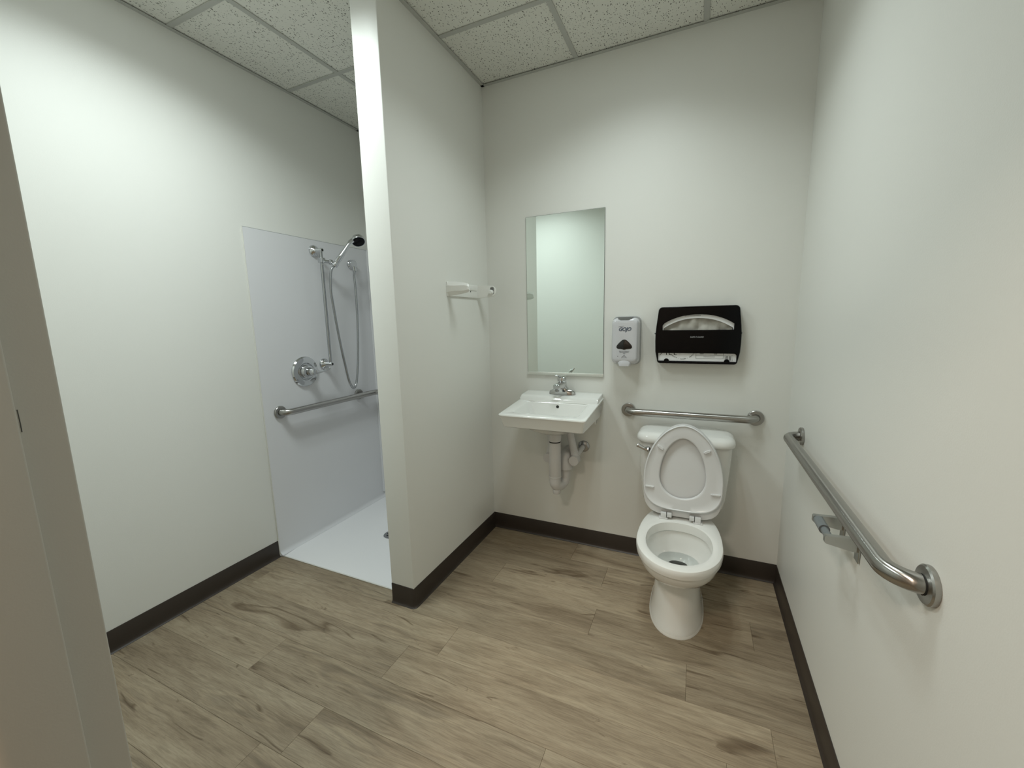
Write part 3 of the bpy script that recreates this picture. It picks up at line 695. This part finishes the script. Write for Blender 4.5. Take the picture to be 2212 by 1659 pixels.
# spout hood
hp_ = [(DX + .033 * math.cos(a) * (1.0), 1.140 + .021 * math.sin(a)) for a in [PI * k / 10 for k in range(11)]] + [(DX - .027, 1.124), (DX + .027, 1.124)]
hood = loft([[V(a, YB - .04, b) for a, b in hp_], [V(a, YB - .0935, b) for a, b in hp_], [V(DX + (a - DX) * .85, YB - .099, 1.124 + (b - 1.124) * .82) for a, b in hp_]])
obj('nozzle_hood', hood, 'dispW', t, smooth=50)
tri = []
corners = [((DX - .0015, 1.2485), .013), ((DX + .030, 1.2265), .010), ((DX - .032, 1.2265), .010)]
tri = [(DX, 1.2655), (DX + .008, 1.2640), (DX + .017, 1.2575), (DX + .028, 1.2465), (DX + .037, 1.236), (DX + .0405, 1.228), (DX + .039, 1.221), (DX + .033, 1.217), (DX + .008, 1.2145), (DX + .007, 1.212), (DX - .007, 1.212), (DX - .008, 1.2145), (DX - .033, 1.217), (DX - .039, 1.221), (DX - .0405, 1.228), (DX - .037, 1.236), (DX - .028, 1.2465), (DX - .017, 1.2575), (DX - .008, 1.2640)]
obj('sight_window', loft([[V(a, yfr + .003, b) for a, b in tri], [V(a, yfr - .0008, b) for a, b in tri], [V(DX + (a - DX) * .9, yfr - .0018, 1.238 + (b - 1.238) * .9) for a, b in tri]]), 'smoke', t)
obj('logo', join([text_mesh('GOJO', .026, onwall(DX + .001, yfr - .0002, 1.3185), shear=.25, bold=.0011, sx=.98, space=.93),
                  tube([(DX - .0315, yfr - .0002, 1.3305), (DX - .024, yfr - .0002, 1.3345), (DX - .013, yfr - .0002, 1.3362), (DX - .002, yfr - .0002, 1.3365)], [.0005, .0009, .0007, .0003], 6)]), 'print', t, smooth=0)
obj('small_print', join([text_mesh('Automatic Dispenser', .0062, onwall(DX, yfr - .0002, 1.2045)), text_mesh('Place Hands Below', .0062, onwall(DX, yfr - .0002, 1.1985))]), 'print', t, smooth=0)
ic = []
for s in (-1, 1):
    ic.append(tube([(DX, yfr - .0003, 1.1905), (DX + s * .0075, yfr - .0003, 1.1945)], .0005, 5))
    ic.append(tube([(DX, yfr - .0003, 1.1815), (DX + s * .007, yfr - .0003, 1.1775), (DX + s * .0125, yfr - .0003, 1.1715), (DX + s * .0115, yfr - .0003, 1.1660)], .0005, 5))
    ic.append(tube([(DX + s * .003, yfr - .0003, 1.1745), (DX + s * .0072, yfr - .0003, 1.1715), (DX + s * .0062, yfr - .0003, 1.1690)], .0005, 5))
ic.append(tube([(DX, yfr - .0003, 1.1905), (DX, yfr - .0003, 1.1640)], .0005, 5))
obj('hand_symbol', join(ic), 'print', t, smooth=0)
obj('sensor_dot', lathe([(.0018, 0), (.0018, .0006), (.0001, .0006)], (DX - .033, yfr + .0003, 1.1765), (0, -1, 0), 12), 'dark', t)

# ================================================================== SEAT COVER DISPENSER
CX = -.004
t = thing('seat_cover_dispenser', 'glossy black toilet seat cover dispenser on the back wall', 'dispenser', (CX, YB, 1.14))
out = []
def arc(cx, cz, r, a0, a1, n=7): return [(cx + r * math.cos(a0 + (a1 - a0) * k / n), cz + r * math.sin(a0 + (a1 - a0) * k / n)) for k in range(n + 1)]
W0, W1 = .196, .180
out = arc(.170, 1.1505 + .005, .0155, -PI / 2, 0) + [(.1945, 1.20), (.1965, 1.25), (.1965, 1.29), (.1935, 1.33)] + [(.187, 1.385)] + arc(.164, 1.4065, .0205, .08, PI / 2)
out += [(-a, b) for a, b in reversed(out)]
# clockwise / ccw is irrelevant for the fill
win1 = [(.163, 1.3105), (.1635, 1.340)] + [(x_, 1.3875 - .0465 * abs(x_ / .163) ** 2.3) for x_ in [.155 - .31 * k / 22 for k in range(23)]] + [(-.1635, 1.335), (-.163, 1.3105)]
win2 = [(-.181, 1.1505), (.181, 1.1505), (.181, 1.180)] + arc(.169, 1.181, .012, 0, PI / 2, 5) + [(-.179, 1.1935), (-.181, 1.1915)]
YFc = YB - .055
me = cut_shape(out, [win1, win2], .0045, .0022)
me.transform(Matrix(((1, 0, 0, CX), (0, 0, 1, YFc + .0045), (0, 1, 0, 0), (0, 0, 0, 1))))
obj('front_shell', me, 'black', t, smooth=40)
# rim wall between shell and wall
def offs(poly, s, cz=1.285): return [(a * s, cz + (b - cz) * s) for a, b in poly]
rim = loft([[V(CX + a, YB - .0004, b) for a, b in offs(out, 1.022)], [V(CX + a, YFc + .016, b) for a, b in offs(out, 1.014)], [V(CX + a, YFc + .006, b) for a, b in offs(out, 1.004)],
            [V(CX + a, YFc + .006, b) for a, b in offs(out, .985)], [V(CX + a, YB - .0004, b) for a, b in offs(out, .985)]], wrap=True)
obj('side_rim', rim, 'black', t, smooth=45)
obj('back_plate', prism(offs(out, .99), lambda a, b, s: V(CX + a, s, b), YB - .0025, YB - .0006), 'blackm', t)
for s in (-1, 1):
    obj('tab', lathe([(.0125, .0), (.0125, .004), (.0001, .004)], (CX + s * .140, YFc + .008, 1.1525), (0, -1, 0), 24), 'black', t)
    obj('screw', lathe([(.0034, 0), (.0034, .002), (.002, .0028), (.0001, .0028)], (CX + s * .1995, YFc + .010, 1.2935), (s * .7, -.7, 0), 14), 'chrome_d', t)
obj('emblem', text_mesh('SAFE-T-GARD', .0098, onwall(CX, YFc - .0003, 1.275), shear=.2, sx=1.05), 'prints', t, smooth=0)
# carton of covers inside
tb = thing('seat_cover_carton', 'white printed carton of paper seat covers inside the black dispenser', 'carton', (CX, YB - .03, 1.152))
yb1 = YFc + .0100
co = [(-.182, 1.153), (.182, 1.153), (.182, 1.405), (-.182, 1.405)]
opn = [(.158, 1.230), (.161, 1.312)] + [(x_, 1.3695 - .050 * abs(x_ / .160) ** 2.2) for x_ in [.158 - .316 * k / 20 for k in range(21)]] + [(-.161, 1.304), (-.158, 1.230)]
me = cut_shape(co, [opn], .0006)
me.transform(Matrix(((1, 0, 0, CX), (0, 0, 1, yb1), (0, 1, 0, 0), (0, 0, 0, 1))))
obj('front_card', me, 'paper', tb, smooth=0)
bm = box(CX - .182, CX + .182, YB - .0045, YB - .0030, 1.153, 1.405); add_box(bm, CX - .182, CX + .182, yb1, YB - .003, 1.1522, 1.1532); add_box(bm, CX - .1824, CX - .1814, yb1, YB - .003, 1.153, 1.405); add_box(bm, CX + .1814, CX + .1824, yb1, YB - .003, 1.153, 1.405)
obj('carton_body', bm, 'paper', tb, smooth=0)
# crumpled tissue sheets
nx, nz = 60, 24; bm = bmesh.new(); gr = []
rnd = random.Random(3)
fold = [(rnd.uniform(0, 2 * PI), rnd.uniform(20, 70), rnd.uniform(-25, 25), rnd.uniform(.002, .0052)) for _ in range(7)]
for i in range(nx + 1):
    row = []
    for j in range(nz + 1):
        a = -.157 + .314 * i / nx
        ztop = 1.3700 - .050 * abs(a / .160) ** 2.2
        b = 1.21 + (ztop - 1.21) * j / nz
        d = sum(m_ * abs(math.sin(ph + kx * a + kz * b * 1.3)) for ph, kx, kz, m_ in fold)
        row.append(bm.verts.new((CX + a, max(yb1 + .003, yb1 + .036 - d * 1.35), b)))
    gr.append(row)
for i in range(nx):
    for j in range(nz): bm.faces.new((gr[i][j], gr[i + 1][j], gr[i + 1][j + 1], gr[i][j + 1]))
obj('tissue_sheets', bm, 'tissue', tb, smooth=25)
yp = yb1 - .0009
pr = [text_mesh('Acc', .056, onwall(CX - .132, yp, 1.199), shear=.5, bold=-.0009)]
# keep only what the carton face can carry: script letters reach behind the bar above
word = 'SAFETY \u2022 CLEAN \u2022 SAFETY'
for k, ch in enumerate(word):
    if ch == ' ': continue
    a = -PI / 2 + (k - 10) * .080
    pr.append(text_mesh(ch, .0078, onwall(CX - .066 + .070 * math.cos(a), yp, 1.2325 + .070 * math.sin(a), a + PI / 2), bold=.0001))
def ln(x0, z0_, x1, z1_, w_=.0006): return box(CX + min(x0, x1) - w_, CX + max(x0, x1) + w_, yp - .0002, yp + .0002, min(z0_, z1_) - w_, max(z0_, z1_) + w_)
pr += [ln(0, 1.166, .124, 1.166), ln(0, 1.183, .124, 1.183), ln(0, 1.166, 0, 1.205), ln(.124, 1.166, .124, 1.205), ln(.036, 1.1755, .086, 1.1755, .0008), ln(.02, 1.190, .034, 1.190, .0009), ln(.082, 1.190, .095, 1.190, .0009),
       ln(.130, 1.157, .166, 1.157, .0004), ln(.130, 1.183, .166, 1.183, .0004), ln(.130, 1.157, .130, 1.183, .0004), ln(.166, 1.157, .166, 1.183, .0004)]
for k in range(13):
    if k == 6: continue
    pr.append(ln(.1335 + k * .0022, 1.161, .1335 + k * .0022, 1.180, .0003 + .0004 * ((k * 7) % 3) / 2))
obj('print', join(pr), 'printk', tb, smooth=0)
bm = bmesh.new()
for k in range(16): add_box(bm, CX - .060 + k * .0046, CX - .0570 + k * .0046 + .0006 * (k % 2), yp - .0002, yp + .0002, 1.3795 + .0003 * (k % 3), 1.3822)
obj('top_print_line', bm, 'printk', tb, smooth=0)

# ================================================================== TOILET
TX = -.039
t = thing('toilet', 'white porcelain toilet with the seat raised against its tank', 'toilet', (TX, 1.95, 0))
def egg(wd, yf, yb_, z, yc=1.87, pf=2.05, pb=2.3, n=56):
    out = []
    for k in range(n):
        a = 2 * PI * k / n; c, s = math.cos(a), math.sin(a)
        if s < 0: p_ = pf; ly = yc - yf
        else: p_ = pb; ly = yb_ - yc
        out.append(V(TX + wd * math.copysign(abs(c) ** (2 / p_), c), yc + ly * math.copysign(abs(s) ** (2 / p_), s), z))
    return out
RZ = .388
out_r = [egg(.116, 1.730, 2.235, .0012, 1.95, 2.2, 2.6), egg(.116, 1.730, 2.235, .012, 1.95, 2.2, 2.6), egg(.111, 1.737, 2.23, .022, 1.95, 2.2, 2.6), egg(.105, 1.755, 2.225, .08, 1.95, 2.2, 2.6), egg(.098, 1.768, 2.22, .15, 1.95, 2.2, 2.5), egg(.0945, 1.772, 2.22, .20, 1.95, 2.2, 2.5), egg(.096, 1.768, 2.22, .235, 1.94, 2.2, 2.5),
         egg(.098, 1.765, 2.22, .246, 1.92, 2.2, 2.4), egg(.106, 1.745, 2.222, .254, 1.90, 2.15, 2.4), egg(.124, 1.708, 2.225, .264, 1.88, 2.1, 2.3), egg(.146, 1.668, 2.23, .281, 1.87, 2.05, 2.3), egg(.162, 1.644, 2.232, .306, 1.87, 2.05, 2.3), egg(.171, 1.631, 2.234, .335, 1.87, 2.05, 2.3), egg(.1735, 1.6275, 2.234, .3475, 1.87, 2.05, 2.3), egg(.1795, 1.6185, 2.234, .3505, 1.87, 2.05, 2.3),
         egg(.1810, 1.6160, 2.235, .362, 1.87), egg(.1810, 1.6160, 2.235, .377, 1.87), egg(.1785, 1.6195, 2.234, .3850, 1.87), egg(.1735, 1.626, 2.232, RZ, 1.87),
         egg(.147, 1.662, 2.046, RZ, 1.86), egg(.139, 1.672, 2.038, .3835, 1.86), egg(.1375, 1.6745, 2.036, .373, 1.86), egg(.137, 1.676, 2.034, .344, 1.86), egg(.145, 1.668, 2.042, .338, 1.86),
         egg(.140, 1.670, 2.038, .318, 1.86), egg(.128, 1.690, 2.034, .288, 1.87), egg(.108, 1.728, 2.028, .254, 1.90), egg(.085, 1.785, 2.020, .228, 1.93), egg(.060, 1.860, 2.012, .212, 1.955), egg(.0455, 1.905, 2.004, .206, 1.962), egg(.041, 1.915, 1.999, .198, 1.965), egg(.038, 1.92, 1.995, .16, 1.965)]
bw = obj('bowl', loft(out_r), 'porc', t, smooth=38)
obj('outlet', loft([egg(.0440, 1.908, 2.0025, .2062, 1.963), egg(.0395, 1.9175, 1.9975, .199, 1.965), egg(.0365, 1.922, 1.993, .1615, 1.965)], False, True), 'sump', bw)  # near-black lining paints in the shade deep in the outlet hole
wt = bmesh.new(); wt.faces.new([wt.verts.new(p) for p in egg(.0955, 1.758, 2.023, .2395, 1.915)])
obj('water', wt, 'water', bw)
obj('caulk_line', loft([egg(.120, 1.7255, 2.239, .0006, 1.95, 2.2, 2.6), egg(.119, 1.7265, 2.238, .005, 1.95, 2.2, 2.6), egg(.1162, 1.7298, 2.2352, .010, 1.95, 2.2, 2.6), egg(.113, 1.74, 2.232, .0102, 1.95, 2.2, 2.6), egg(.113, 1.74, 2.232, .0006, 1.95, 2.2, 2.6)], wrap=True), 'caulk', t)
# tank
def tring(hx, yf, ybk, r, z, bow=.0, n=6):
    out = []
    cy = (yf + ybk) / 2
    for a, b in rrect(0, cy, hx, (ybk - yf) / 2, r, n):
        k = max(0.0, (cy - b) / ((ybk - yf) / 2))
        out.append((a, b, k))
    res = []
    for a, b, k in out: res.append(V(TX + a, b - bow * k * max(0.0, 1 - (a / hx) ** 2), z))
    return res
def dense(ring, m=5):
    out = []
    n = len(ring)
    for i in range(n):
        a, b = ring[i], ring[(i + 1) % n]
        k = m if (b - a).length > .05 else 1
        for j in range(k): out.append(a.lerp(b, j / k))
    return out
def tk(hx, yf, r, z, bow=.022, ybk=YB - .008):
    cy = (yf + ybk) / 2; base = []
    pts = rrect(0, cy, hx, (ybk - yf) / 2, r, 6); n = len(pts); m = 14
    for i in range(n):
        a, b = Vector(pts[i]), Vector(pts[(i + 1) % n])
        k = m if i % 7 == 6 else 1
        for j in range(k):
            p = a.lerp(b, j / k)
            q = max(0.0, min(1.0, (cy - p.y) / ((ybk - yf) / 2)))
            base.append(V(TX + p.x, p.y - bow * q * max(0.0, 1 - (p.x / hx) ** 2), z))
    return base
obj('tank', loft([tk(.160, 2.185, .035, .395, .01), tk(.178, 2.17, .045, .402, .012), tk(.192, 2.16, .05, .425, .015), tk(.200, 2.155, .05, .47), tk(.209, 2.15, .05, .58), tk(.216, 2.147, .05, .70), tk(.218, 2.146, .05, .752)]), 'porc', t, smooth=45)
obj('tank_lid', loft([tk(.2195, 2.140, .05, .7465), tk(.226, 2.134, .053, .7475), tk(.2295, 2.130, .055, .754), tk(.2295, 2.130, .055, .766), tk(.2265, 2.133, .054, .778), tk(.220, 2.140, .052, .787), tk(.210, 2.150, .05, .7935), tk(.196, 2.165, .045, .7975), tk(.175, 2.19, .04, .7995), tk(.13, 2.225, .03, .8005)]), 'porc', t, smooth=50)
fl_ = lathe([(.013, .0003), (.013, .007), (.0085, .012), (.0085, .020), (.0001, .022)], (TX - .168, 2.1385, .714), (-.15, -1, 0), 18)
fl_ = join([fl_, tube(smooth_path([(TX - .165, 2.118, .713), (TX - .185, 2.115, .719), (TX - .203, 2.113, .728), (TX - .220, 2.112, .737)], 4), [.0125, .011, .0098, .0088, .0082, .008, .0082, .0086, .0092, .0098, .0104, .0106, .0085], 14)])
obj('flush_lever', fl_, 'chrome', t)
# seat and lid, leaning back against the tank
TILT = math.radians(4.5)
HY, HZ = 2.066, .403
def S(a, v, n):      # a sideways, v up along the seat, n out of its face (towards the camera)
    c, s = math.cos(TILT), math.sin(TILT)
    return V(TX + a, HY + v * s - n * c, HZ + v * c + n * s)
NS = 72
def outl(wd, vc, up, dn, pu, pd):
    r = []
    for k in range(NS):
        a = 2 * PI * k / NS; c, s = math.cos(a), math.sin(a)
        p_, l = (pu, up) if s >= 0 else (pd, dn)
        r.append((wd * math.copysign(abs(c) ** (2 / p_), c), vc + l * math.copysign(abs(s) ** (2 / p_), s)))
    return r
O = outl(.1795, .185, .275, .151, 1.86, 3.3); I = outl(.104, .203, .190, .106, 1.88, 2.1)
def sring(f, n): return [S(o[0] + (i[0] - o[0]) * f, o[1] + (i[1] - o[1]) * f, n) for o, i in zip(O, I)]
seat = loft([sring(.0, .003), sring(.0, .013), sring(.02, .0175), sring(.07, .0195), sring(.10, .0185), sring(.13, .0155), sring(.5, .0150), sring(.9, .0160), sring(.97, .0150), sring(1.0, .011), sring(1.0, .002), sring(.9, -.001), sring(.5, -.002), sring(.05, .0)], wrap=True)
se = obj('seat', seat, 'seat', t, smooth=55)
for (a, v, rot) in ((-.104, .342, -.6), (.104, .342, .5), (-.148, .140, -.03), (.148, .140, .03)):
    hl, hw_ = (.0165, .0055) if v > .3 else (.021, .0035)
    P = rrect(0, 0, hl, hw_, hw_ * .95, 5); cr, sr = math.cos(rot), math.sin(rot)
    rg = lambda sc_, n: [S(a + (p * cr - q * sr) * sc_, v + (p * sr + q * cr) * sc_, n) for p, q in P]
    obj('bumper', loft([rg(1, .0135), rg(1, .0205), rg(.86, .0235)]), 'seat', se)
LO = outl(.1798, .185, .279, .188, 1.86, 4.2)
def lring(sc_, n): return [S(p * sc_, .185 + (q - .185) * sc_, n) for p, q in LO]
obj('lid', loft([lring(.97, -.006), lring(1.0, -.008), lring(1.0, -.014), lring(.98, -.019), lring(.9, -.022), lring(.5, -.024)]), 'seat', t, smooth=50)
for s in (-1, 1):
    hb = box(-.013, .013, -.014, .012, -.010, .022, bev=.002)
    for v in hb.verts: v.co = V(TX + s * .078 + v.co.x, HY - .004 + v.co.y, RZ + .012 + v.co.z)
    add_box(hb, TX + s * .078 - .021, TX + s * .078 + .021, HY - .020, HY + .016, RZ + .0003, RZ + .006, bev=.002)
    add_box(hb, TX + s * .051 - .011, TX + s * .051 + .011, HY - .018, HY + .006, RZ + .012, RZ + .034, bev=.002)
    obj('hinge', hb, 'seat', t)
# water line to the tank stays out of sight behind the bowl

# ================================================================== TOILET PAPER HOLDER
t = thing('toilet_paper_holder', 'empty chrome two-arm toilet paper holder with grey roller under right grab bar', 'paper holder', (XR, 1.38, .735))
for yy in (1.318, 1.446):
    P = [(0, .741), (-.012, .741), (-.020, .742), (-.072, .7525), (-.076, .756), (-.076, .772), (-.073, .775), (-.02, .777), (0, .778)]
    a_ = obj('arm', prism([(XR - .003 + a, b) for a, b in P], lambda a, b, s: V(a, s, b), yy - .0075, yy + .0075), 'zinc', t)
    obj('mounting_plate', box(XR - .005, XR - .0004, yy - .016, yy + .016, .712, .785, bev=.0015, seg=1), 'zinc', a_)
bm = tube([(XR - .065, 1.3255, .763), (XR - .065, 1.376, .763)], .0100, 20)
r_ = obj('roller', bm, 'rubber', t)
obj('roller_sleeve', lathe([(.0135, .0), (.0135, .0625), (.0125, .0632)], (XR - .065, 1.376, .763), (0, 1, 0), 22), 'rubber', r_)
obj('sleeve_edge', lathe([(.0137, .0), (.0137, .0015), (.0104, .0015), (.0104, 0.0)], (XR - .065, 1.3752, .763), (0, 1, 0), 22, cap0=False, cap1=False), 'smoke', r_)
